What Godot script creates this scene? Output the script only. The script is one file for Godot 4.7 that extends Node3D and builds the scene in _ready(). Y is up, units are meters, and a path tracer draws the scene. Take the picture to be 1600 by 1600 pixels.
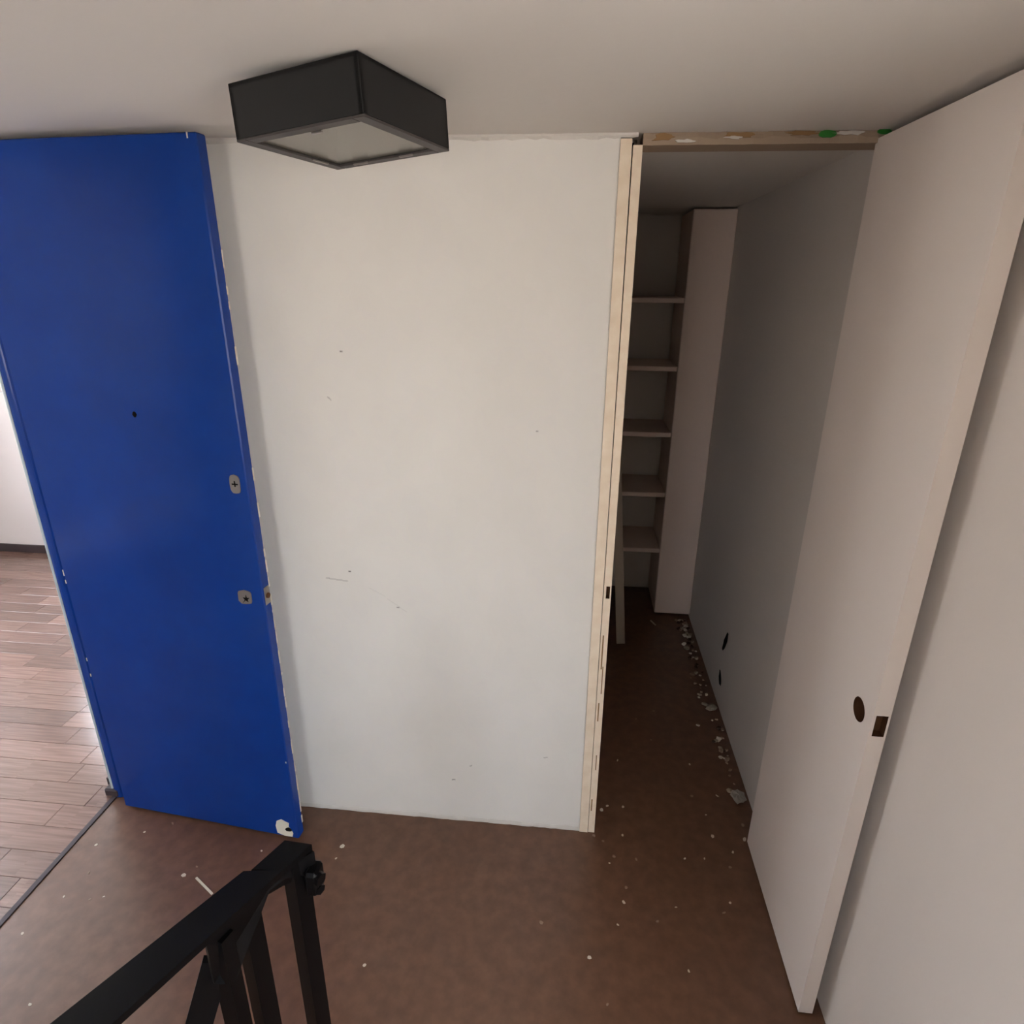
extends Node3D

const H := 2.1          # ceiling height
const LX := -1.6        # plane of the thin partition with the blue door
var M := {}
var taken := {}

# ---------------------------------------------------------------- helpers
func numbered(n: String) -> String:
	if not taken.has(n):
		taken[n] = 0
		return n
	taken[n] += 1
	return "%s_%03d" % [n, taken[n]]

func mat(c: Color, rough := 0.8, spec := 0.5, metal := 0.0) -> StandardMaterial3D:
	var m := StandardMaterial3D.new()
	m.albedo_color = c
	m.roughness = rough
	m.metallic_specular = spec
	m.metallic = metal
	return m

func noise_tex(freq: float, lo: Color, hi: Color, sd: int, size := 512, oct := 4) -> NoiseTexture2D:
	var n := FastNoiseLite.new()
	n.seed = sd
	n.noise_type = FastNoiseLite.TYPE_SIMPLEX_SMOOTH
	n.frequency = freq
	n.fractal_octaves = oct
	var t := NoiseTexture2D.new()
	t.width = size
	t.height = size
	t.seamless = true
	t.noise = n
	var g := Gradient.new()
	g.set_color(0, lo)
	g.set_color(1, hi)
	t.color_ramp = g
	return t

func bump_tex(freq: float, sd: int, strength: float, size := 512, oct := 4) -> NoiseTexture2D:
	var n := FastNoiseLite.new()
	n.seed = sd
	n.frequency = freq
	n.fractal_octaves = oct
	var t := NoiseTexture2D.new()
	t.width = size
	t.height = size
	t.seamless = true
	t.as_normal_map = true
	t.bump_strength = strength
	t.noise = n
	return t

func tri_map(m: StandardMaterial3D, scale: float) -> void:
	m.uv1_triplanar = true
	m.uv1_world_triplanar = true
	m.uv1_scale = Vector3.ONE * scale

func begin() -> SurfaceTool:
	var st := SurfaceTool.new()
	st.begin(Mesh.PRIMITIVE_TRIANGLES)
	return st

# flat face, turned outward from the point `inside`; uv in metres of position + off
func face(st: SurfaceTool, p: Array, inside: Vector3, off := Vector3.ZERO) -> void:
	var n: Vector3 = (p[1] - p[0]).cross(p[2] - p[0])
	if n.length() < 1e-12 and p.size() > 3:
		n = (p[2] - p[0]).cross(p[3] - p[0])
	n = n.normalized()
	var mid := Vector3.ZERO
	for v in p: mid += v
	mid /= p.size()
	var q := p.duplicate()
	if n.dot(mid - inside) > 0: q.reverse()
	else: n = -n
	for k in range(1, q.size() - 1):
		for v in [q[0], q[k], q[k + 1]]:
			var w: Vector3 = v + off
			st.set_normal(n)
			if absf(n.z) > 0.6: st.set_uv(Vector2(w.x, -w.y))
			elif absf(n.x) > 0.6: st.set_uv(Vector2(w.z, -w.y))
			else: st.set_uv(Vector2(w.x, w.z))
			st.add_vertex(v)

# chamfered box centred on c
func add_box(st: SurfaceTool, c: Vector3, s: Vector3, b := 0.0, off := Vector3.ZERO) -> void:
	var h := s * 0.5
	b = minf(b, minf(h.x, minf(h.y, h.z)) * 0.9)
	var X := func(sx, sy, sz): return c + Vector3(sx * h.x, sy * (h.y - b), sz * (h.z - b))
	var Y := func(sx, sy, sz): return c + Vector3(sx * (h.x - b), sy * h.y, sz * (h.z - b))
	var Z := func(sx, sy, sz): return c + Vector3(sx * (h.x - b), sy * (h.y - b), sz * h.z)
	for s1 in [-1, 1]:
		face(st, [X.call(s1, -1, -1), X.call(s1, 1, -1), X.call(s1, 1, 1), X.call(s1, -1, 1)], c, off)
		face(st, [Y.call(-1, s1, -1), Y.call(1, s1, -1), Y.call(1, s1, 1), Y.call(-1, s1, 1)], c, off)
		face(st, [Z.call(-1, -1, s1), Z.call(1, -1, s1), Z.call(1, 1, s1), Z.call(-1, 1, s1)], c, off)
	if b <= 0.0: return
	for s1 in [-1, 1]:
		for s2 in [-1, 1]:
			face(st, [X.call(s1, s2, -1), X.call(s1, s2, 1), Y.call(s1, s2, 1), Y.call(s1, s2, -1)], c, off)
			face(st, [X.call(s1, -1, s2), X.call(s1, 1, s2), Z.call(s1, 1, s2), Z.call(s1, -1, s2)], c, off)
			face(st, [Y.call(-1, s1, s2), Y.call(1, s1, s2), Z.call(1, s1, s2), Z.call(-1, s1, s2)], c, off)
			for s3 in [-1, 1]:
				face(st, [X.call(s1, s2, s3), Y.call(s1, s2, s3), Z.call(s1, s2, s3)], c, off)

# eight-cornered solid: a = four lower corners, b = the four above them
func add_hexa(st: SurfaceTool, a: Array, b: Array) -> void:
	var c := Vector3.ZERO
	for v in a + b: c += v
	c /= 8.0
	face(st, a, c)
	face(st, b, c)
	for k in 4:
		var j := (k + 1) % 4
		face(st, [a[k], a[j], b[j], b[k]], c)

# outline in a plane (array of Vector3), thickened along d
func add_slab(st: SurfaceTool, outline: Array, d: Vector3) -> void:
	var c := Vector3.ZERO
	for v in outline: c += v
	c = c / outline.size() + d * 0.5
	var back := []
	for v in outline: back.append(v + d)
	for k in outline.size():
		var j := (k + 1) % outline.size()
		face(st, [outline[k], outline[j], back[j], back[k]], c)
		face(st, [outline[k], outline[j], c - d * 0.5], c)
		face(st, [back[k], back[j], c + d * 0.5], c)

# square or round bar from a to b
func add_bar(st: SurfaceTool, a: Vector3, b: Vector3, w: float, t: float, side: Vector3) -> void:
	var d := (b - a).normalized()
	var u := (side - d * side.dot(d)).normalized() * w * 0.5
	var v := d.cross(u).normalized() * t * 0.5
	add_hexa(st, [a - u - v, a + u - v, a + u + v, a - u + v], [b - u - v, b + u - v, b + u + v, b - u + v])

func add_tube(st: SurfaceTool, a: Vector3, b: Vector3, r: float, n := 14) -> void:
	var d := (b - a).normalized()
	var u := d.cross(Vector3(0.31, 0.87, 0.4)).normalized()
	var v := d.cross(u)
	var ra := []
	var rb := []
	for k in n:
		var o: Vector3 = (u * cos(TAU * k / n) + v * sin(TAU * k / n)) * r
		ra.append(a + o)
		rb.append(b + o)
	var c := (a + b) * 0.5
	face(st, ra, c)
	face(st, rb, c)
	for k in n:
		var j := (k + 1) % n
		face(st, [ra[k], ra[j], rb[j], rb[k]], c)

func mesh_node(called: String, st: SurfaceTool, m: Material, parent: Node3D) -> MeshInstance3D:
	var o := MeshInstance3D.new()
	o.name = called
	o.mesh = st.commit()
	o.material_override = m
	o.cast_shadow = GeometryInstance3D.SHADOW_CASTING_SETTING_ON
	parent.add_child(o, true)
	return o

func tag(o: Node, label: String, category := "", group := "", kind := "") -> void:
	o.set_meta("label", label)
	if category != "": o.set_meta("category", category)
	if group != "": o.set_meta("group", group)
	if kind != "": o.set_meta("kind", kind)

func thing(called: String, at: Vector3, label: String, category: String, group := "", kind := "") -> Node3D:
	var o := Node3D.new()
	o.name = numbered(called)
	add_child(o)
	o.position = at
	tag(o, label, category, group, kind)
	return o

# one box of the setting, given by two opposite corners; several boxes may make one wall
func setting(called: String, boxes: Array, m: Material, label: String, category: String, bevel := 0.0) -> MeshInstance3D:
	var lo := Vector3(1e9, 1e9, 1e9)
	var hi := -lo
	for b in boxes:
		lo = lo.min(b[0])
		hi = hi.max(b[1])
	var at := Vector3((lo.x + hi.x) * 0.5, lo.y, (lo.z + hi.z) * 0.5)
	var st := begin()
	for b in boxes:
		var p: Vector3 = b[0]
		var r: Vector3 = b[1]
		add_box(st, (p + r) * 0.5 - at, r - p, bevel, at)
	var o := mesh_node(numbered(called), st, m, self)
	o.position = at
	tag(o, label, category, "", "structure")
	return o

func part_box(called: String, c: Vector3, s: Vector3, m: Material, parent: Node3D, bevel := 0.0) -> MeshInstance3D:
	var st := begin()
	add_box(st, c, s, bevel)
	return mesh_node(called, st, m, parent)

func blob_outline(rng: RandomNumberGenerator, n: int, rx: float, ry: float, jit: float) -> Array:
	var out := []
	for k in n:
		var a := TAU * k / n
		var r := 1.0 + rng.randf_range(-jit, jit)
		out.append(Vector2(cos(a) * rx * r, sin(a) * ry * r))
	return out

# uneven bead of plaster or paint from a to b along x
func bead(st: SurfaceTool, x0: float, x1: float, y0: float, hgt: float, z0: float, out: float, step: float, rng: RandomNumberGenerator, up := 1.0) -> void:
	var n := int((x1 - x0) / step)
	var rings := []
	for k in n + 1:
		var x := lerpf(x0, x1, float(k) / n)
		var hh := hgt * rng.randf_range(0.75, 1.25) * up
		var oo := out * rng.randf_range(0.6, 1.3)
		rings.append([Vector3(x, y0, z0 - 0.004), Vector3(x, y0, z0 + oo), Vector3(x, y0 + hh * 0.55, z0 + oo * 0.9), Vector3(x, y0 + hh, z0 + 0.0005), Vector3(x, y0 + hh, z0 - 0.004)])
	for k in n:
		var c := Vector3.ZERO
		for v in rings[k] + rings[k + 1]: c += v
		c /= 10.0
		for i in 5:
			var j := (i + 1) % 5
			face(st, [rings[k][i], rings[k][j], rings[k + 1][j], rings[k + 1][i]], c)
	for e in [0, n]:
		face(st, rings[e], rings[n / 2][2] + Vector3(0, 0, -0.002))

# ---------------------------------------------------------------- camera, sky, exposure
func stage() -> void:
	var cam := Camera3D.new()
	cam.name = "camera"
	add_child(cam)
	cam.position = Vector3(0, 1.7833, 1.6641)
	cam.rotation = Vector3(-0.3555, 0.0974, 0.0086)
	cam.fov = 78.563
	cam.near = 0.02
	cam.current = true
	var we := WorldEnvironment.new()
	var e := Environment.new()
	var sky := Sky.new()
	var sm := ProceduralSkyMaterial.new()
	sm.sky_top_color = Color(0.88, 0.92, 0.97)
	sm.sky_horizon_color = Color(0.94, 0.95, 0.965)
	sm.ground_horizon_color = Color(0.97, 0.96, 0.95)
	sm.ground_bottom_color = Color(0.90, 0.88, 0.86)
	sm.sun_angle_max = 0.0
	sky.sky_material = sm
	e.background_mode = Environment.BG_SKY
	e.sky = sky
	e.background_energy_multiplier = 24.0
	e.tonemap_mode = Environment.TONE_MAPPER_LINEAR
	e.tonemap_exposure = 0.80
	e.sdfgi_enabled = true
	e.ssao_enabled = true
	e.ssil_enabled = true
	we.environment = e
	add_child(we)

# ---------------------------------------------------------------- materials
func materials() -> void:
	var m := mat(Color(0.855, 0.835, 0.805), 0.75, 0.35)
	m.normal_enabled = true
	m.normal_texture = bump_tex(0.02, 3, 1.2)
	m.normal_scale = 0.25
	tri_map(m, 1.6)
	M.paint = m
	m = m.duplicate()
	m.albedo_color = Color(0.85, 0.825, 0.795)
	M.ceiling = m
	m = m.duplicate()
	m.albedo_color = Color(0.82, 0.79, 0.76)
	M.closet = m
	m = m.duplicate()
	m.albedo_color = Color(0.87, 0.85, 0.845)
	M.room = m
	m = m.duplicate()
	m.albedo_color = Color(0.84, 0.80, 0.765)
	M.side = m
	# back wall: paint with the few scuffs the wall carries
	m = mat(Color.WHITE, 0.7, 0.35)
	m.albedo_texture = ImageTexture.create_from_image(wall_image())
	m.uv1_scale = Vector3(1.0 / 1.72, 1.0 / 2.1, 1)
	m.uv1_offset = Vector3(1.585 / 1.72, 1.0, 0)
	M.back = m
	m = mat(Color(0.895, 0.85, 0.815), 0.5, 0.4)
	m.normal_enabled = true
	m.normal_texture = bump_tex(0.012, 9, 1.0)
	m.normal_scale = 0.12
	tri_map(m, 1.2)
	M.white_door = m
	m = mat(Color(0.91, 0.845, 0.755), 0.6, 0.4)
	m.albedo_texture = noise_tex(0.008, Color(0.96, 0.94, 0.92), Color(1, 1, 1), 21)
	tri_map(m, 4.0)
	M.cream = m
	m = mat(Color(0.06, 0.22, 0.525), 0.2, 0.3)
	m.albedo_texture = noise_tex(0.008, Color(0.92, 0.92, 0.94), Color(1, 1, 1), 5)
	m.normal_enabled = true
	m.normal_texture = bump_tex(0.008, 11, 1.0)
	m.normal_scale = 0.06
	tri_map(m, 1.0)
	M.blue = m
	m = mat(Color(0.44, 0.31, 0.235), 0.36, 0.55)
	m.albedo_texture = noise_tex(0.012, Color(0.80, 0.79, 0.78), Color(1, 1, 1), 7, 1024, 6)
	m.roughness_texture = noise_tex(0.02, Color(0.8, 0.8, 0.8), Color(1, 1, 1), 8)
	m.normal_enabled = true
	m.normal_texture = bump_tex(0.05, 13, 1.0)
	m.normal_scale = 0.12
	tri_map(m, 1.4)
	M.vinyl = m
	M.black = mat(Color(0.03, 0.028, 0.032), 0.40, 0.28)
	m = mat(Color(0.115, 0.113, 0.113), 0.5, 0.4)
	M.housing = m
	M.housing_edge = mat(Color(0.26, 0.24, 0.235), 0.5, 0.4)
	M.reflector = mat(Color(0.68, 0.66, 0.60), 0.5, 0.4)
	m = mat(Color(0.58, 0.56, 0.51, 0.5), 0.25, 0.5)
	m.transparency = BaseMaterial3D.TRANSPARENCY_ALPHA
	M.frosted = m
	m = mat(Color(0.92, 0.95, 0.97, 0.06), 0.02, 0.5)
	m.transparency = BaseMaterial3D.TRANSPARENCY_ALPHA
	M.pane = m
	M.metal = mat(Color(0.56, 0.54, 0.52), 0.42, 0.5, 0.8)
	M.dark = mat(Color(0.06, 0.05, 0.045), 0.9, 0.2)
	M.wood = mat(Color(0.33, 0.22, 0.15), 0.85, 0.2)
	M.tan = mat(Color(0.56, 0.44, 0.31), 0.85, 0.2)
	M.green = mat(Color(0.16, 0.46, 0.17), 0.5, 0.4)
	M.primer = mat(Color(0.86, 0.83, 0.76), 0.8, 0.3)
	M.bead = mat(Color(0.80, 0.775, 0.74), 0.85, 0.3)
	M.pale = mat(Color(0.66, 0.71, 0.72), 0.35, 0.4)  # colour standing in for window glare on the hinge post
	M.head = mat(Color(0.62, 0.545, 0.47), 0.85, 0.3)
	M.chip = mat(Color(0.80, 0.76, 0.70), 0.9, 0.2)
	M.chip_dull = mat(Color(0.58, 0.50, 0.44), 0.9, 0.2)
	M.rubble = mat(Color(0.62, 0.57, 0.50), 0.95, 0.2)
	M.rubble_dark = mat(Color(0.30, 0.24, 0.20), 0.95, 0.2)
	M.shelf = mat(Color(0.86, 0.78, 0.73), 0.7, 0.3)
	M.shelf_back = mat(Color(0.78, 0.75, 0.72), 0.8, 0.3)
	M.board = mat(Color(0.72, 0.67, 0.60), 0.75, 0.3)
	M.skirting = mat(Color(0.24, 0.20, 0.21), 0.6, 0.4)
	m = mat(Color(0.66, 0.63, 0.59, 0.8), 0.3, 0.6)
	m.transparency = BaseMaterial3D.TRANSPARENCY_ALPHA
	M.wrapper = m
	var planks := []
	for c in [Color(0.51, 0.415, 0.38), Color(0.48, 0.385, 0.355), Color(0.54, 0.435, 0.40), Color(0.45, 0.365, 0.335), Color(0.52, 0.415, 0.38)]:
		var p := mat(c, 0.18, 1.0)
		p.albedo_texture = grain_texture(planks.size())
		p.uv1_scale = Vector3(1.2, 5.0, 1)
		planks.append(p)
	M.planks = planks

func wall_image() -> Image:
	var W := 1024
	var img := Image.create(W, W, false, Image.FORMAT_RGB8)
	var n := FastNoiseLite.new()
	n.seed = 77
	n.frequency = 0.006
	n.fractal_octaves = 4
	var base := Color(0.86, 0.84, 0.81)
	for y in W:
		for x in W:
			var v := 1.0 + n.get_noise_2d(x, y) * 0.018
			img.set_pixel(x, y, Color(base.r * v, base.g * v, base.b * (v + 0.004 * n.get_noise_2d(x + 900, y))))
	# scuffs: x, y in metres on the wall, length, slope, darkness, width in pixels
	for s in [[-0.735, 0.922, 0.07, -0.10, 0.10, 2], [-0.66, 0.949, 0.006, 0.0, 0.5, 2], [-0.60, 0.895, 0.05, -0.55, 0.08, 1], [-0.545, 0.86, 0.06, -0.7, 0.10, 1], [-0.517, 0.833, 0.008, 0.0, 0.2, 2], [-0.629, 1.60, 0.007, 0.0, 0.22, 2], [-0.675, 1.478, 0.010, -1.0, 0.14, 2], [-0.362, 0.176, 0.012, 0.2, 0.2, 2], [-0.10, 1.40, 0.008, 0.0, 0.12, 2], [-0.30, 0.24, 0.01, 0.5, 0.14, 2], [-0.05, 0.30, 0.012, 0.3, 0.12, 2]]:
		var steps := int(s[2] / 1.72 * W) + 1
		for k in steps:
			var px := int((s[0] + s[2] * k / steps + 1.585) / 1.72 * W)
			var py := int((1.0 - (s[1] + s[3] * s[2] * k / steps) / 2.1) * W)
			for a in s[5]:
				for b in s[5]:
					var c := img.get_pixel(px + a, py + b)
					img.set_pixel(px + a, py + b, c.lerp(Color(0.25, 0.22, 0.2), s[4]))
	return img

func grain_texture(k: int) -> ImageTexture:
	var img := Image.create(256, 256, false, Image.FORMAT_RGB8)
	var n := FastNoiseLite.new()
	n.seed = 400 + k
	n.frequency = 0.02
	n.fractal_octaves = 4
	for y in 256:
		for x in 256:
			var v := 0.92 + 0.16 * n.get_noise_2d(x * 0.5, y * 3.0)
			img.set_pixel(x, y, Color(v, v * 0.99, v * 0.98))
	return ImageTexture.create_from_image(img)

# ---------------------------------------------------------------- the rooms
func rooms() -> void:
	var V := func(x, y, z): return Vector3(x, y, z)
	setting("floor", [[V.call(LX, -0.1, -0.08), V.call(0.81, 0, 2.8)], [V.call(0.81, -0.1, 1.0), V.call(2.4, 0, 2.8)], [V.call(0.06, -0.1, -2.0), V.call(0.81, 0, -0.08)]], M.vinyl, "worn brown sheet floor of the landing and closet", "floor")
	setting("ceiling", [[V.call(-1.66, H, -0.08), V.call(0.81, H + 0.15, 3.3)], [V.call(0.81, H, 1.0), V.call(2.4, H + 0.15, 2.8)], [V.call(0.06, H, -2.0), V.call(0.81, H + 0.15, -0.08)]], M.ceiling, "low off-white ceiling above the landing", "ceiling")
	setting("wall_back", [[V.call(-1.585, 0, -0.08), V.call(0.081, H, 0)]], M.back, "plain off-white wall between blue door and closet", "wall")
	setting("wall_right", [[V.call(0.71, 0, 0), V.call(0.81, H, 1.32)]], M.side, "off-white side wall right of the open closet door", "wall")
	setting("wall_rear", [[V.call(-1.66, 0, 2.7), V.call(-0.85, H, 2.8)], [V.call(-0.85, 0, 2.7), V.call(-0.4, 0.75, 2.8)], [V.call(-0.85, 1.85, 2.7), V.call(-0.4, H, 2.8)], [V.call(-0.4, 0, 2.7), V.call(0.9, H, 2.8)], [V.call(2.2, 0, 2.7), V.call(2.4, H, 2.8)], [V.call(0.9, 0, 2.7), V.call(2.2, 0.5, 2.8)], [V.call(0.9, 1.95, 2.7), V.call(2.2, H, 2.8)]], M.paint, "wall behind the viewer holding the stairwell window", "wall")
	setting("wall_stairwell_front", [[V.call(0.81, 0, 1.22), V.call(2.3, H, 1.32)]], M.paint, "stairwell wall out of sight behind the right wall", "wall")
	setting("wall_stairwell_right", [[V.call(2.3, 0, 1.0), V.call(2.4, H, 2.7)]], M.paint, "stairwell wall far right of the viewer", "wall")
	setting("wall_left", [[V.call(-1.635, 0, -2.0), V.call(-1.585, H, -0.03)], [V.call(-1.635, 0, 0.80), V.call(-1.585, H, 3.2)]], M.paint, "thin partition wall holding the blue door", "wall")
	# closet
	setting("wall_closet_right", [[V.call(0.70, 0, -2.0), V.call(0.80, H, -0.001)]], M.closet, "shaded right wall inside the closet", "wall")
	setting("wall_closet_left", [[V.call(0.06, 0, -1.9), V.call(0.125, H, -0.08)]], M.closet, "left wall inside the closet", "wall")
	setting("wall_closet_back", [[V.call(0.06, 0, -2.0), V.call(0.70, H, -1.88)]], M.shelf_back, "dark back wall behind the closet shelves", "wall")
	# side room beyond the blue door
	setting("floor", [[V.call(-3.9, -0.1, -1.93), V.call(LX, -0.011, 3.2)]], M.planks[0], "laminate plank floor of the bright side room", "floor")
	setting("ceiling", [[V.call(-4.0, H + 0.2, -2.03), V.call(-1.635, H + 0.35, 3.3)]], M.room, "ceiling of the bright side room", "ceiling")
	setting("wall_side_room_far", [[V.call(-3.9, 0, -2.03), V.call(-3.62, 2.3, -1.93)], [V.call(-1.75, 0, -2.03), V.call(-1.635, 2.3, -1.93)], [V.call(-3.62, 0, -2.03), V.call(-1.75, 1.095, -1.93)], [V.call(-3.62, 1.8, -2.03), V.call(-1.75, 2.3, -1.93)]], M.room, "white far wall below the bright window", "wall")
	setting("wall_side_room_left", [[V.call(-4.0, 0, -2.03), V.call(-3.9, 2.3, -1.1)], [V.call(-4.0, 0, 0.05), V.call(-3.9, 2.3, 3.3)], [V.call(-4.0, 0, -1.1), V.call(-3.9, 0.6, 0.05)], [V.call(-4.0, 2.2, -1.1), V.call(-3.9, 2.3, 0.05)]], M.room, "left wall of the side room with a window", "wall")
	setting("wall_side_room_near", [[V.call(-3.9, 0, 3.2), V.call(-3.6, 2.3, 3.3)], [V.call(-2.7, 0, 3.2), V.call(-1.635, 2.3, 3.3)], [V.call(-3.6, 0, 3.2), V.call(-2.7, 1.0, 3.3)], [V.call(-3.6, 2.0, 3.2), V.call(-2.7, 2.3, 3.3)]], M.room, "near wall of the side room", "wall")
	setting("wall_side_room_upper", [[V.call(-1.66, H + 0.149, -2.03), V.call(-1.60, H + 0.3, 3.3)], [V.call(-1.635, H, -2.0), V.call(-1.585, H + 0.2, -0.09)]], M.room, "strip of wall above the partition", "wall")
	setting("baseboard_far", [[V.call(-3.9, 0, -1.93), V.call(-1.635, 0.055, -1.915)]], M.skirting, "dark baseboard along the white far wall", "baseboard", 0.003)
	setting("baseboard_partition", [[V.call(-1.66, 0, -1.9), V.call(-1.635, 0.05, 0.0)]], M.skirting, "dark baseboard end beside the blue door frame", "baseboard", 0.003)
	window("window_1", V.call(-2.685, 1.095, -1.98), 1.87, 0.705, 0.0, "bright window in the far wall beyond the blue door")
	window("window_2", V.call(-3.95, 0.6, -0.525), 1.15, 1.6, PI / 2, "window in the left wall of the side room")
	window("window_4", V.call(-3.15, 1.0, 3.25), 0.9, 1.0, 0.0, "added unseen window brightening the side room")  # unseen, added to brighten the side room
	window("window_3", V.call(1.55, 0.5, 2.75), 1.3, 1.45, 0.0, "large stairwell window behind the viewer on the right")
	window("window_5", V.call(-0.625, 0.75, 2.75), 0.45, 1.1, 0.0, "added narrow window behind the viewer lighting doors and closet")  # unseen, added as fill for the door faces and closet
	# planks of the side room floor, laid along x
	var fl := get_node("floor_001")
	var rng := RandomNumberGenerator.new()
	rng.seed = 12
	var meshes := {}
	var row := 0
	var z := -1.93
	var pw := 0.096
	while z < 1.05:
		var x := -3.9 - rng.randf_range(0.0, 0.4)
		while x < LX - 0.012:
			var len: float = [0.42, 0.52, 0.62][rng.randi() % 3]
			var x0 := maxf(x, -3.9)
			var x1 := minf(x + len, LX - 0.012)
			x += len
			if x1 - x0 < 0.03: continue
			var key := "%.3f" % (x1 - x0)
			if not meshes.has(key):
				var st := begin()
				add_box(st, Vector3.ZERO, Vector3(x1 - x0 - 0.0012, 0.011, pw - 0.0012), 0.0008)
				meshes[key] = st.commit()
			var p := MeshInstance3D.new()
			p.name = "plank"
			p.mesh = meshes[key]
			p.material_override = M.planks[rng.randi() % 5]
			fl.add_child(p, true)
			p.global_position = Vector3((x0 + x1) * 0.5, -0.0055, z + pw * 0.5)
		z += pw
		row += 1
	# threshold strip
	setting("trim_1", [[V.call(-1.617, -0.01, -0.03), V.call(-1.599, 0.004, 0.80)]], M.skirting, "thin dark threshold strip between landing and side room", "threshold", 0.001)
	# beads where the back wall meets floor and ceiling
	rng.seed = 5
	var st2 := begin()
	bead(st2, -0.833, 0.873, 0, 0.011, 0, 0.006, 0.018, rng, -1.0)
	var o := mesh_node("trim_2", st2, M.bead, self)
	o.position = Vector3(-0.752, H + 0.0005, 0.0)
	tag(o, "thin painted bead between back wall and ceiling", "trim", "", "structure")
	st2 = begin()
	bead(st2, -0.833, 0.833, 0, 0.014, 0, 0.004, 0.02, rng)
	o = mesh_node("baseboard_back", st2, M.bead, self)
	o.position = Vector3(-0.752, 0, 0)
	tag(o, "chipped painted base bead along the off-white wall", "baseboard", "", "structure")

func window(called: String, base: Vector3, w: float, h: float, turn: float, label: String) -> void:
	var t := thing(called, base, label, "window", "", "structure")
	t.rotation.y = turn
	var f := 0.035
	for s in [-1, 1]:
		part_box("frame_post", Vector3(s * (w - f) * 0.5, h * 0.5, 0), Vector3(f, h, 0.05), M.room, t, 0.004)
	for y in [f * 0.5, h - f * 0.5]:
		part_box("frame_rail", Vector3(0, y, 0), Vector3(w - 2 * f, f, 0.05), M.room, t, 0.004)
	part_box("mullion", Vector3(0, h * 0.5, 0), Vector3(f, h - 2 * f, 0.04), M.room, t, 0.004)
	for s in [-1, 1]:
		part_box("pane", Vector3(s * (w * 0.25 - f * 0.25), h * 0.5, 0), Vector3(w * 0.5 - 1.5 * f, h - 2 * f, 0.004), M.pane, t)

# ---------------------------------------------------------------- blue door
func rounded_post(st: SurfaceTool, x0: float, x1: float, z0: float, z1: float, y0: float, y1: float, r: float) -> void:
	var prof := []
	for c in [[x1 - r, z1 - r, 0.0], [x0 + r, z1 - r, 0.5 * PI], [x0 + r, z0 + r, PI], [x1 - r, z0 + r, 1.5 * PI]]:
		for k in 6:
			var a: float = c[2] + 0.5 * PI * k / 5.0
			prof.append(Vector2(c[0] + cos(a) * r, c[1] + sin(a) * r))
	var ce := Vector3((x0 + x1) * 0.5, (y0 + y1) * 0.5, (z0 + z1) * 0.5)
	for k in prof.size():
		var p: Vector2 = prof[k]
		var q: Vector2 = prof[(k + 1) % prof.size()]
		face(st, [Vector3(p.x, y0, p.y), Vector3(q.x, y0, q.y), Vector3(q.x, y1, q.y), Vector3(p.x, y1, p.y)], ce)
		face(st, [Vector3(p.x, y1, p.y), Vector3(q.x, y1, q.y), Vector3(ce.x, y1, ce.z)], ce)

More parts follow.
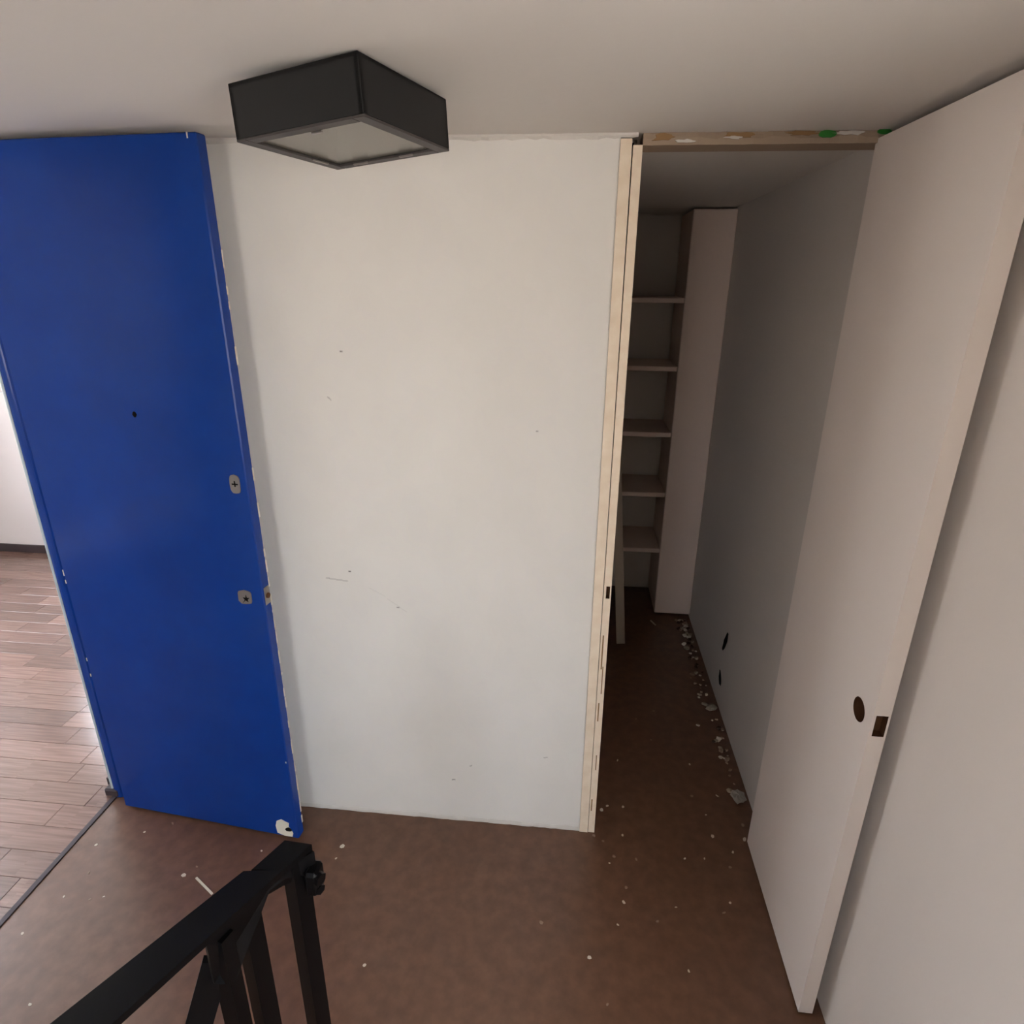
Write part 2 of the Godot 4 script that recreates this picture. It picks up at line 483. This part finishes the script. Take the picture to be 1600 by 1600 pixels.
func blue_door() -> void:
	var fr := thing("door_frame", Vector3(-1.605, 0, 0.0), "blue painted door frame post beside the blue door", "door frame")
	var st := begin()
	rounded_post(st, -0.010, 0.036, -0.03, 0.035, 0.0, 2.092, 0.018)
	mesh_node("hinge_post", st, M.blue, fr)
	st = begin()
	rounded_post(st, -0.0125, -0.0025, -0.028, 0.0335, 0.036, 2.09, 0.004)  # window glare along the post, built as a pale strip
	var pe := mesh_node("glare_edge", st, M.pale, fr)
	pe.set_meta("label", "post edge with window glare put into its pale colour")
	part_box("foot_block", Vector3(-0.012, 0.017, 0.012), Vector3(0.056, 0.034, 0.052), M.skirting, fr, 0.006)
	part_box("strike_post", Vector3(-0.004, 1.046, 0.782), Vector3(0.052, 2.092, 0.036), M.blue, fr, 0.004)
	part_box("head", Vector3(-0.004, 2.096, 0.40), Vector3(0.052, 0.008, 0.76), M.blue, fr, 0.001)
	var d := thing("door_1", Vector3(-1.536, 0, 0.0765), "glossy blue painted door standing open against the wall", "door", "", "structure")
	d.rotation.y = -0.1035
	var w := 0.678
	var yt := 2.086
	var y0 := 0.008
	st = begin()
	add_box(st, Vector3(w * 0.5, (yt + y0) * 0.5, -0.0175), Vector3(w, yt - y0, 0.035), 0.003)
	mesh_node("panel", st, M.blue, d)
	var rng := RandomNumberGenerator.new()
	rng.seed = 31
	# upper keyhole plate
	var up := lock_plate(d, Vector3(0.643, 1.262, 0.0), 0.0155, 0.0265, 0.03, rng)
	part_box("key_slot", Vector3(0.643, 1.262, 0.0022), Vector3(0.018, 0.004, 0.002), M.dark, up)
	part_box("key_slot", Vector3(0.643, 1.263, 0.0022), Vector3(0.0035, 0.016, 0.002), M.dark, up)
	# lower keyhole rose, bent, with a torn hole
	var lo := lock_plate(d, Vector3(0.619, 0.918, 0.0), 0.022, 0.022, 0.06, rng)
	st = begin()
	var c := Vector3(0.621, 0.914, 0.0018)
	var pts := []
	for p in [[-0.012, -0.016], [-0.003, -0.004], [-0.008, 0.004], [0.0, 0.003], [0.002, 0.013], [0.005, 0.003], [0.013, 0.004], [0.006, -0.003], [0.008, -0.010], [0.0, -0.005]]:
		pts.append(c + Vector3(p[0], p[1], 0))
	add_slab(st, pts, Vector3(0, 0, 0.0012))
	mesh_node("torn_hole", st, M.dark, lo)
	# latch plate on the door's edge
	var lt := part_box("latch_plate", Vector3(w + 0.0006, 0.922, -0.0175), Vector3(0.002, 0.055, 0.024), M.metal, d, 0.0005)
	lt.set_meta("label", "worn latch plate on the door edge")
	st = begin()
	add_tube(st, Vector3(w + 0.001, 0.922, -0.0175), Vector3(w + 0.006, 0.922, -0.0175), 0.008)
	mesh_node("latch_bolt", st, M.wood, lt)
	# chipped bare patch and screw hole in the lower corner
	st = begin()
	pts = []
	for p in [[-0.030, -0.030], [-0.033, 0.0], [-0.027, 0.022], [-0.010, 0.033], [0.004, 0.026], [0.016, 0.022], [0.013, 0.006], [0.020, -0.004], [0.026, -0.020], [0.022, -0.036], [-0.005, -0.038]]:
		pts.append(Vector3(0.633 + p[0] * 1.05, 0.050 + p[1], 0.0))
	add_slab(st, pts, Vector3(0, 0, 0.0012))
	var bp := mesh_node("bare_patch", st, M.primer, d)
	bp.set_meta("label", "chipped cream patch at the door's lower corner")
	st = begin()
	pts = []
	for v in blob_outline(rng, 9, 0.013, 0.009, 0.2): pts.append(Vector3(0.645 + v.x, 0.044 + v.y, 0.0008))
	add_slab(st, pts, Vector3(0, 0, 0.0012))
	mesh_node("screw_hole", st, M.dark, bp)
	# small peephole
	st = begin()
	pts = []
	for v in blob_outline(rng, 8, 0.006, 0.008, 0.25): pts.append(Vector3(0.371 + v.x, 1.437 + v.y, 0.0))
	add_slab(st, pts, Vector3(0, 0, 0.0008))
	mesh_node("drill_hole", st, M.dark, d)
	# nicks along the free edge, paint gone to the primer
	for k in 34:
		var y := rng.randf_range(0.02, 1.9)
		var hgt := rng.randf_range(0.006, 0.045)
		part_box("paint_nick", Vector3(w + 0.0002, y, -0.0335 + rng.randf_range(-0.0005, 0.001)), Vector3(0.0016, hgt, rng.randf_range(0.003, 0.006)), M.primer, d)
	for a in [[0.002, 0.93, 0.02], [0.002, 0.90, 0.012], [0.003, 0.62, 0.012], [0.002, 0.56, 0.01], [w - 0.006, 0.33, 0.006]]:
		part_box("paint_nick", Vector3(a[0], a[1], 0.0002), Vector3(0.003, a[2], 0.0014), M.primer, d)
	part_box("paint_nick", Vector3(w - 0.022, yt - 0.006, 0.0002), Vector3(0.003, 0.013, 0.0014), M.primer, d)

func lock_plate(d: Node3D, c: Vector3, rx: float, ry: float, jit: float, rng: RandomNumberGenerator) -> MeshInstance3D:
	var st := begin()
	var pts := []
	for k in 16:
		var a := TAU * k / 16.0
		var cx := signf(cos(a)) * pow(absf(cos(a)), 0.6)
		var cy := signf(sin(a)) * pow(absf(sin(a)), 0.6)
		var r := 1.0 + rng.randf_range(-jit, jit)
		pts.append(c + Vector3(cx * rx * r, cy * ry * r, 0))
	add_slab(st, pts, Vector3(0, 0, 0.0022))
	return mesh_node("lock_plate", st, M.metal, d)

# ---------------------------------------------------------------- closet opening, door, shelves
func closet() -> void:
	var rng := RandomNumberGenerator.new()
	rng.seed = 8
	# jamb boards left of the opening
	var t := thing("door_frame", Vector3(0.106, 0, 0.0), "cream wooden door frame board at the closet opening", "door frame")
	var st := begin()
	var T := 2.088
	add_hexa(st, [Vector3(-0.025, 0, -0.08), Vector3(0.0030, 0, -0.08), Vector3(0.0030, 0, 0.007), Vector3(-0.025, 0, 0.007)], [Vector3(-0.025, T, -0.08), Vector3(0.0015, T, -0.08), Vector3(0.0015, T, 0.007), Vector3(-0.025, T, 0.007)])
	mesh_node("casing", st, M.cream, t)
	part_box("backing", Vector3(0.003, T * 0.5, -0.045), Vector3(0.008, T - 0.01, 0.06), M.dark, t)
	var jm := CSGCombiner3D.new()
	jm.name = "jamb"
	t.add_child(jm, true)
	var jb := CSGBox3D.new()
	jb.size = Vector3(0.0215, 2.075, 0.085)
	jb.position = Vector3(0.01525, 1.0375, -0.0375)
	jb.material = M.cream
	jm.add_child(jb)
	var cut := CSGBox3D.new()
	cut.operation = CSGShape3D.OPERATION_SUBTRACTION
	cut.size = Vector3(0.011, 0.040, 0.03)
	cut.position = Vector3(0.0165, 0.925, 0.0)
	cut.material = M.wood
	jm.add_child(cut)
	for a in [[0.012, 0.72, 0.12, 0.004], [0.017, 0.62, 0.10, 0.003], [0.012, 0.50, 0.07, 0.004], [0.016, 0.30, 0.06, 0.003], [0.011, 0.12, 0.05, 0.004]]:
		part_box("worn_streak", Vector3(a[0], a[1], 0.0052), Vector3(a[3], a[2], 0.0012), M.tan, t, 0.0003)
	# head of the opening with bare patches
	var hd := thing("trim_3", Vector3(0.42, 2.074, -0.04), "chipped head strip with bare tan patches over closet opening", "trim", "", "structure")
	st = begin()
	bead(st, -0.288, 0.285, 0.0, 0.026, 0.04, 0.005, 0.02, rng)
	add_box(st, Vector3(0, 0.013, 0), Vector3(0.576, 0.0255, 0.08))
	mesh_node("head_strip", st, M.head, hd)
	for a in [[-0.242, 0.016, 0.027, 0.007, 0], [-0.075, 0.018, 0.028, 0.005, 0], [-0.085, 0.014, 0.020, 0.003, 2], [0.062, 0.020, 0.035, 0.0045, 0], [0.165, 0.020, 0.03, 0.004, 2], [-0.19, 0.008, 0.022, 0.003, 2], [0.115, 0.0185, 0.020, 0.0075, 1], [0.235, 0.022, 0.015, 0.006, 1]]:
		st = begin()
		var pts := []
		for v in blob_outline(rng, 16, a[2], a[3], 0.1 if a[4] == 1 else 0.42): pts.append(Vector3(a[0] + v.x, a[1] + v.y, 0.044))
		add_slab(st, pts, Vector3(0, 0, 0.003))
		var o := mesh_node(["bare_patch", "paint_daub", "flaked_paint"][a[4]], st, [M.tan, M.green, M.bead][a[4]], hd)
		if a[4] == 1: o.set_meta("label", "daub of green paint")
	# shelf unit at the back: pillar board and shelves
	var u := thing("built_in_shelves", Vector3(0.5, 0, -1.7), "built-in shelves at the back of the dark closet", "shelves")
	part_box("pillar", Vector3(0.1, 1.055, 0.0), Vector3(0.198, 2.07, 0.34), M.shelf, u, 0.004)
	for y in [0.401, 0.722, 1.046, 1.377, 1.696]:
		part_box("shelf", Vector3(-0.1875, y, 0.005), Vector3(0.373, 0.024, 0.33), M.shelf, u, 0.003)
	part_box("lining", Vector3(-0.1875, 1.05, -0.172), Vector3(0.373, 2.08, 0.01), M.shelf_back, u)
	# holes gouged in the closet's right wall
	var wr := get_node("wall_closet_right")
	for a in [[0.314, -0.775, 0.02, 0.055, -0.5], [0.125, -0.775, 0.018, 0.032, 0.6]]:
		st = begin()
		var pts2 := []
		for v in blob_outline(rng, 11, a[2], a[3], 0.3):
			var r: Vector2 = v.rotated(a[4])
			pts2.append(Vector3(-0.0505, a[0] + r.y, a[1] + 1.0005 + r.x))
		add_slab(st, pts2, Vector3(-0.001, 0, 0))
		var g := mesh_node("gouge", st, M.dark, wr)
		g.set_meta("label", "dark gouge in the plaster")
	# white closet door, open at right angles
	var d := thing("door_2", Vector3(0.6625, 0, -0.005), "plain white closet door standing open along the side wall", "door", "", "structure")
	var pn := CSGCombiner3D.new()
	pn.name = "panel"
	d.add_child(pn, true)
	var slab := CSGBox3D.new()
	slab.size = Vector3(0.035, 2.073, 0.529)
	slab.position = Vector3(0, 0.010 + 2.073 * 0.5, 0.2645)
	slab.material = M.white_door
	pn.add_child(slab)
	var bore := CSGCylinder3D.new()
	bore.operation = CSGShape3D.OPERATION_SUBTRACTION
	bore.radius = 0.027
	bore.height = 0.03
	bore.sides = 32
	bore.rotation.z = PI / 2
	bore.position = Vector3(-0.0175 + 0.008, 0.913, 0.471)
	bore.material = M.wood
	pn.add_child(bore)
	var mort := CSGBox3D.new()
	mort.operation = CSGShape3D.OPERATION_SUBTRACTION
	mort.size = Vector3(0.024, 0.052, 0.03)
	mort.position = Vector3(0.001, 0.916, 0.524)
	mort.material = M.wood
	pn.add_child(mort)
	for y in [0.30, 1.05, 1.80]:
		st = begin()
		add_tube(st, Vector3(0.024, y - 0.04, -0.004), Vector3(0.024, y + 0.04, -0.004), 0.006)
		mesh_node("hinge", st, M.metal, d)
	# narrow board leaning in the closet
	st = begin()
	var bo := Vector3.ZERO
	var lean := Vector3(-0.138, 1.60, -0.02)
	add_bar(st, bo, bo + lean, 0.044, 0.018, Vector3(1, 0, 0))
	var b := mesh_node(numbered("leaning_board"), st, M.board, self)
	b.position = Vector3(0.297, 0.002, -1.22)
	tag(b, "narrow pale wooden board leaning in the dark closet", "board")

# ---------------------------------------------------------------- ceiling light
func ceiling_light() -> void:
	var t := thing("ceiling_light", Vector3(-0.4194, 2.0454, 0.4307), "square black ceiling light hanging slightly crooked", "ceiling light")
	t.rotation = Vector3(-0.0216, -0.3203, 0.067)
	var S := 0.262
	var hh := 0.0822
	var w := 0.010
	var st := begin()
	for s in [-1, 1]:
		add_box(st, Vector3(s * (S - w) * 0.5, 0, 0), Vector3(w, hh, S), 0.0015)
		add_box(st, Vector3(0, 0, s * (S - w) * 0.5), Vector3(S, hh, w), 0.0015)
	add_box(st, Vector3(0, hh * 0.5 - 0.004, 0), Vector3(S, 0.008, S), 0.0015)
	mesh_node("housing", st, M.housing, t)
	st = begin()
	var f := 0.022
	for s in [-1, 1]:
		add_box(st, Vector3(s * (S - f) * 0.5, -hh * 0.5 - 0.001, 0), Vector3(f, 0.004, S - 0.001), 0.001)
		add_box(st, Vector3(0, -hh * 0.5 - 0.001, s * (S - f) * 0.5), Vector3(S - 2 * f, 0.004, f), 0.001)
	mesh_node("rim", st, M.housing_edge, t)
	st = begin()
	var a := S * 0.5 - 0.012
	var b := S * 0.5 - 0.05
	var yl := -hh * 0.5 + 0.010
	var yh := hh * 0.5 - 0.012
	for k in 4:
		var r := Basis(Vector3.UP, k * PI / 2)
		face(st, [r * Vector3(-a, yl, a), r * Vector3(a, yl, a), r * Vector3(b, yh, b), r * Vector3(-b, yh, b)], Vector3(0, 1, 0))
	face(st, [Vector3(-b, yh, -b), Vector3(b, yh, -b), Vector3(b, yh, b), Vector3(-b, yh, b)], Vector3(0, 1, 0))
	mesh_node("reflector", st, M.reflector, t)
	st = begin()
	add_tube(st, Vector3(-0.05, 0.004, -0.02), Vector3(0.05, 0.004, 0.02), 0.011)
	mesh_node("bulb", st, M.primer, t)
	part_box("glass_diffuser", Vector3(0, -hh * 0.5 + 0.004, 0), Vector3(S - 2 * w - 0.002, 0.004, S - 2 * w - 0.002), M.frosted, t)
	for c in [[-0.055, -0.107, 0.034, 0.005], [0.02, 0.107, 0.022, 0.005], [0.05, -0.107, 0.03, 0.006]]:
		part_box("glass_clip", Vector3(c[0], -hh * 0.5 - 0.0045, c[1]), Vector3(c[2], 0.003, c[3]), M.metal, t, 0.0008)
	part_box("glass_clip", Vector3(-0.107, -hh * 0.5 - 0.0045, -0.05), Vector3(0.005, 0.003, 0.045), M.metal, t, 0.0008)
	var mp := part_box("mounting_plate", Vector3(0.02, hh * 0.5 + 0.006, 0), Vector3(0.12, 0.020, 0.12), M.housing, t, 0.002)
	mp.rotation = Vector3.ZERO

# ---------------------------------------------------------------- stair railing
func railing() -> void:
	var t := thing("stair_railing", Vector3(-0.43, 0, 0.93), "black painted steel stair railing in the foreground", "railing")
	var o := t.position
	var st := begin()
	# end bar, flat, horizontal
	var e1 := Vector3(-0.454, 0.90, 0.914) - o
	var e2 := Vector3(-0.403, 0.90, 0.917) - o
	var k1 := Vector3(-0.484, 0.903, 0.975) - o
	var k2 := Vector3(-0.427, 0.903, 0.970) - o
	var th := Vector3(0, -0.012, 0)
	add_hexa(st, [e1 + th, e2 + th, k2 + th, k1 + th], [e1 + Vector3(0.003, 0, 0), e2, k2, k1 + Vector3(0.007, 0, 0)])
	# main run, rising a little towards the viewer
	var f1 := Vector3(-0.601, 0.930, 1.225) - o
	var f2 := Vector3(-0.527, 0.930, 1.217) - o
	var g1 := k1 + (f1 - k1) * 2.2
	var g2 := k2 + (f2 - k2) * 2.2
	var j1 := k1 + Vector3(-0.004, 0.001, 0.006)
	add_hexa(st, [j1 + th, k2 + th, g2 + th, g1 + th], [j1 + Vector3(0, 0.001, 0), k2 + Vector3(0, 0.001, 0), g2, g1])
	var m := mesh_node("handrail", st, M.black, t)
	m.set_meta("label", "flat black handrail")
	# end post
	var side := Vector3(0.9, 0, 0.44)
	st = begin()
	add_bar(st, Vector3(0, 0, 0), Vector3(0, 0.889, 0), 0.030, 0.030, side)
	mesh_node("post", st, M.black, t)
	# plate under the rail end
	st = begin()
	add_slab(st, [Vector3(0.026, 0.889, -0.012), Vector3(0.026, 0.845, -0.012), Vector3(-0.018, 0.845, 0.020), Vector3(-0.045, 0.855, 0.06), Vector3(-0.05, 0.889, 0.06)], Vector3(0.006, 0, 0.003))
	mesh_node("end_plate", st, M.black, t)
	# lumpy bolt bracket on the post's right side
	var br := part_box("bracket", Vector3(0.030, 0.838, -0.002), Vector3(0.022, 0.050, 0.034), M.black, t, 0.005)
	st = begin()
	add_tube(st, Vector3(0.036, 0.848, 0.004), Vector3(0.047, 0.848, 0.008), 0.011, 6)
	mesh_node("bolt", st, M.black, br)
	st = begin()
	add_tube(st, Vector3(0.036, 0.824, 0.004), Vector3(0.044, 0.824, 0.008), 0.009, 6)
	mesh_node("bolt", st, M.black, br)
	# two balusters with a flared gusset and a slanting brace
	var n0 := Vector3(-0.482, 0, 1.068) - o
	st = begin()
	add_bar(st, n0, n0 + Vector3(0, 0.889, 0), 0.034, 0.022, Vector3(0.95, 0, 0.3))
	mesh_node("baluster", st, M.black, t)
	var f0 := Vector3(-0.478, 0, 1.005) - o
	st = begin()
	add_bar(st, f0, f0 + Vector3(0, 0.889, 0), 0.030, 0.030, side)
	mesh_node("baluster", st, M.black, t)
	st = begin()
	add_slab(st, [Vector3(-0.438, 0.894, 0.988) - o, Vector3(-0.482, 0.904, 1.096) - o, n0 + Vector3(-0.012, 0.80, 0.016), n0 + Vector3(0.015, 0.795, 0.010)], Vector3(-0.006, 0, -0.004))
	mesh_node("gusset", st, M.black, t)
	st = begin()
	add_bar(st, n0 + Vector3(-0.012, 0.83, 0.0), n0 + Vector3(-0.28, 0.0, 0.10), 0.040, 0.012, Vector3(0.9, 0, -0.3))
	mesh_node("brace", st, M.black, t)

# ---------------------------------------------------------------- litter on the floor
func chip_mesh(rng: RandomNumberGenerator) -> ArrayMesh:
	var st := begin()
	var pts := []
	for v in blob_outline(rng, rng.randi_range(5, 7), 1.0, rng.randf_range(0.5, 0.9), 0.3): pts.append(Vector3(v.x, 0, v.y))
	add_slab(st, pts, Vector3(0, 0.28, 0))
	return st.commit()

func lump_mesh(rng: RandomNumberGenerator) -> ArrayMesh:
	var st := begin()
	var rows := []
	for i in 5:
		var ring := []
		for k in 7:
			var la := PI * (i / 4.0 - 0.5)
			var r := rng.randf_range(0.7, 1.2)
			ring.append(Vector3(cos(la) * cos(TAU * k / 7) * r, sin(la) * 0.55 * r, cos(la) * sin(TAU * k / 7) * r * 0.8) if i > 0 and i < 4 else Vector3(0, 0.5 * signf(la), 0))
		rows.append(ring)
	for i in 4:
		for k in 7:
			var j := (k + 1) % 7
			face(st, [rows[i][k], rows[i][j], rows[i + 1][j]], Vector3.ZERO)
			face(st, [rows[i][k], rows[i + 1][j], rows[i + 1][k]], Vector3.ZERO)
	return st.commit()

func litter() -> void:
	var rng := RandomNumberGenerator.new()
	rng.seed = 99
	var chips := []
	var lumps := []
	for k in 5:
		chips.append(chip_mesh(rng))
		lumps.append(lump_mesh(rng))
	var sets := [
		["small pale paint chip on the brown floor before the closet", "paint chips before the closet", [[0.195, 0.096, 6], [0.179, 0.122, 4], [0.267, 0.098, 6], [0.227, 0.205, 5], [0.216, 0.256, 7], [-0.032, 0.347, 6], [0.108, 0.434, 6], [0.312, 0.307, 6], [0.381, 0.443, 5], [0.515, 0.258, 6], [0.569, 0.095, 5], [0.590, 0.036, 6], [0.427, 0.078, 5], [0.161, 0.037, 5], [0.154, 0.552, 5], [0.373, 0.255, 4], [0.491, 0.071, 4], [0.194, 0.330, 4], [0.540, 0.223, 4], [0.228, 0.007, 5], [0.131, 0.019, 6]]],
		["small pale paint chip on the dim closet floor", "paint chips on the closet floor", [[0.232, -0.353, 6], [0.513, -0.362, 5], [0.495, -0.198, 6], [0.588, -0.208, 6], [0.530, -0.114, 4], [0.665, -0.348, 8], [0.657, -0.318, 5], [0.408, -0.677, 6], [0.377, -0.487, 4], [0.181, -0.117, 6], [0.160, -0.097, 7], [0.238, -0.118, 5], [0.587, -0.600, 10], [0.654, -0.517, 11], [0.684, -0.585, 9], [0.625, -0.797, 7], [0.651, -0.083, 7], [0.326, -0.614, 4], [0.536, -0.023, 7], [0.641, -0.021, 8]]],
		["tiny pale paint fleck on the floor before the blue door", "paint flecks before the blue door", [[-1.327, 0.125, 7], [-1.400, 0.169, 4], [-1.171, 0.311, 8], [-1.147, 0.278, 4], [-1.475, 0.335, 6], [-1.527, 0.236, 5], [-1.491, 0.420, 4], [-1.405, 0.420, 4], [-1.370, 0.407, 4], [-1.521, 0.538, 5], [-1.345, 0.711, 5], [-0.709, 0.154, 8], [-0.511, 0.521, 5], [-0.968, 0.199, 4], [-0.713, 0.200, 4]]]]
	for s in sets:
		for c in s[2]:
			var o := MeshInstance3D.new()
			o.name = numbered("paint_chip")
			o.mesh = chips[rng.randi() % 5]
			o.material_override = M.chip if rng.randf() < 0.65 else M.chip_dull
			add_child(o)
			o.position = Vector3(c[0], 0.0, c[1])
			o.scale = Vector3.ONE * c[2] * 0.001
			o.rotation.y = rng.randf() * TAU
			tag(o, s[0], "paint chip", s[1])
	# plaster crumbs swept along the closet's right wall
	for k in 90:
		var z := -1.49 + 1.30 * pow(rng.randf(), 2.6)
		var o := MeshInstance3D.new()
		o.name = numbered("plaster_crumb")
		o.mesh = lumps[rng.randi() % 5]
		var tone := rng.randi() % 4
		o.material_override = [M.rubble, M.rubble_dark, M.chip, M.chip_dull][tone]
		add_child(o)
		var r := rng.randf_range(0.004, 0.015)
		o.position = Vector3(0.685 - r - absf(rng.randfn(0.0, 0.028)), r * 0.42, z)
		o.scale = Vector3.ONE * r
		o.rotation.y = rng.randf() * TAU
		var near: String = "at the foot of the closet pillar" if z < -1.2 else ("midway along the closet wall" if z < -0.75 else "by the wall near the white closet door")
		var look: String = ["greyish", "dark brown", "pale", "dull tan"][tone]
		tag(o, "%s crumb of broken plaster %s" % [look, near], "plaster crumb", "%s plaster crumbs %s" % [look, near])
	for c in [[0.631, -1.202, 0.018, "pale plaster lump on the floor before the closet shelves"], [0.672, -1.332, 0.017, "plaster lump against the wall near the closet pillar"], [0.642, -0.983, 0.015, "plaster lump halfway along the closet wall"], [0.662, -0.715, 0.028, "largest plaster lump among the rubble by the closet wall"], [0.640, -0.745, 0.014, "small plaster piece beside the largest lump"]]:
		var o := MeshInstance3D.new()
		o.name = numbered("plaster_lump")
		o.mesh = lumps[rng.randi() % 5]
		o.material_override = M.rubble
		add_child(o)
		o.position = Vector3(c[0], c[2] * 0.42, c[1])
		o.scale = Vector3.ONE * c[2]
		o.rotation.y = rng.randf() * TAU
		tag(o, c[3], "plaster lump", "plaster lumps in the closet")
	# crumpled clear wrapper by the hinge side of the closet door
	var st := begin()
	var rows := []
	for i in 8:
		var ring := []
		for k in 13:
			var la := PI * (i / 7.0 - 0.5)
			var rr := rng.randf_range(0.62, 1.15)
			ring.append(Vector3(cos(la) * cos(TAU * k / 13) * 0.028 * rr, 0.012 + sin(la) * 0.012 * rr, cos(la) * sin(TAU * k / 13) * 0.036 * rr))
		rows.append(ring)
	for i in 7:
		for k in 13:
			var j := (k + 1) % 13
			face(st, [rows[i][k], rows[i][j], rows[i + 1][j]], Vector3(0, 0.012, 0))
			face(st, [rows[i][k], rows[i + 1][j], rows[i + 1][k]], Vector3(0, 0.012, 0))
	var w := mesh_node(numbered("plastic_wrapper"), st, M.wrapper, self)
	w.position = Vector3(0.660, 0.002, -0.20)
	tag(w, "crumpled clear plastic wrapper at the foot of closet wall", "wrapper")
	# splinters
	for c in [[Vector3(-1.124, 0.003, 0.318), Vector3(-1.044, 0.003, 0.365), 0.006, "long pale wood splinter beside the stair railing"], [Vector3(0.478, 0.003, -1.47), Vector3(0.50, 0.003, -1.42), 0.007, "short splinter at the foot of the closet pillar"]]:
		st = begin()
		var a: Vector3 = c[0]
		var b: Vector3 = c[1]
		add_bar(st, Vector3.ZERO, b - a, c[2], 0.004, Vector3(0, 0, 1))
		var o := mesh_node(numbered("splinter"), st, M.chip, self)
		o.position = a
		tag(o, c[3], "splinter")

func _ready() -> void:
	stage()
	materials()
	rooms()
	blue_door()
	closet()
	ceiling_light()
	railing()
	litter()
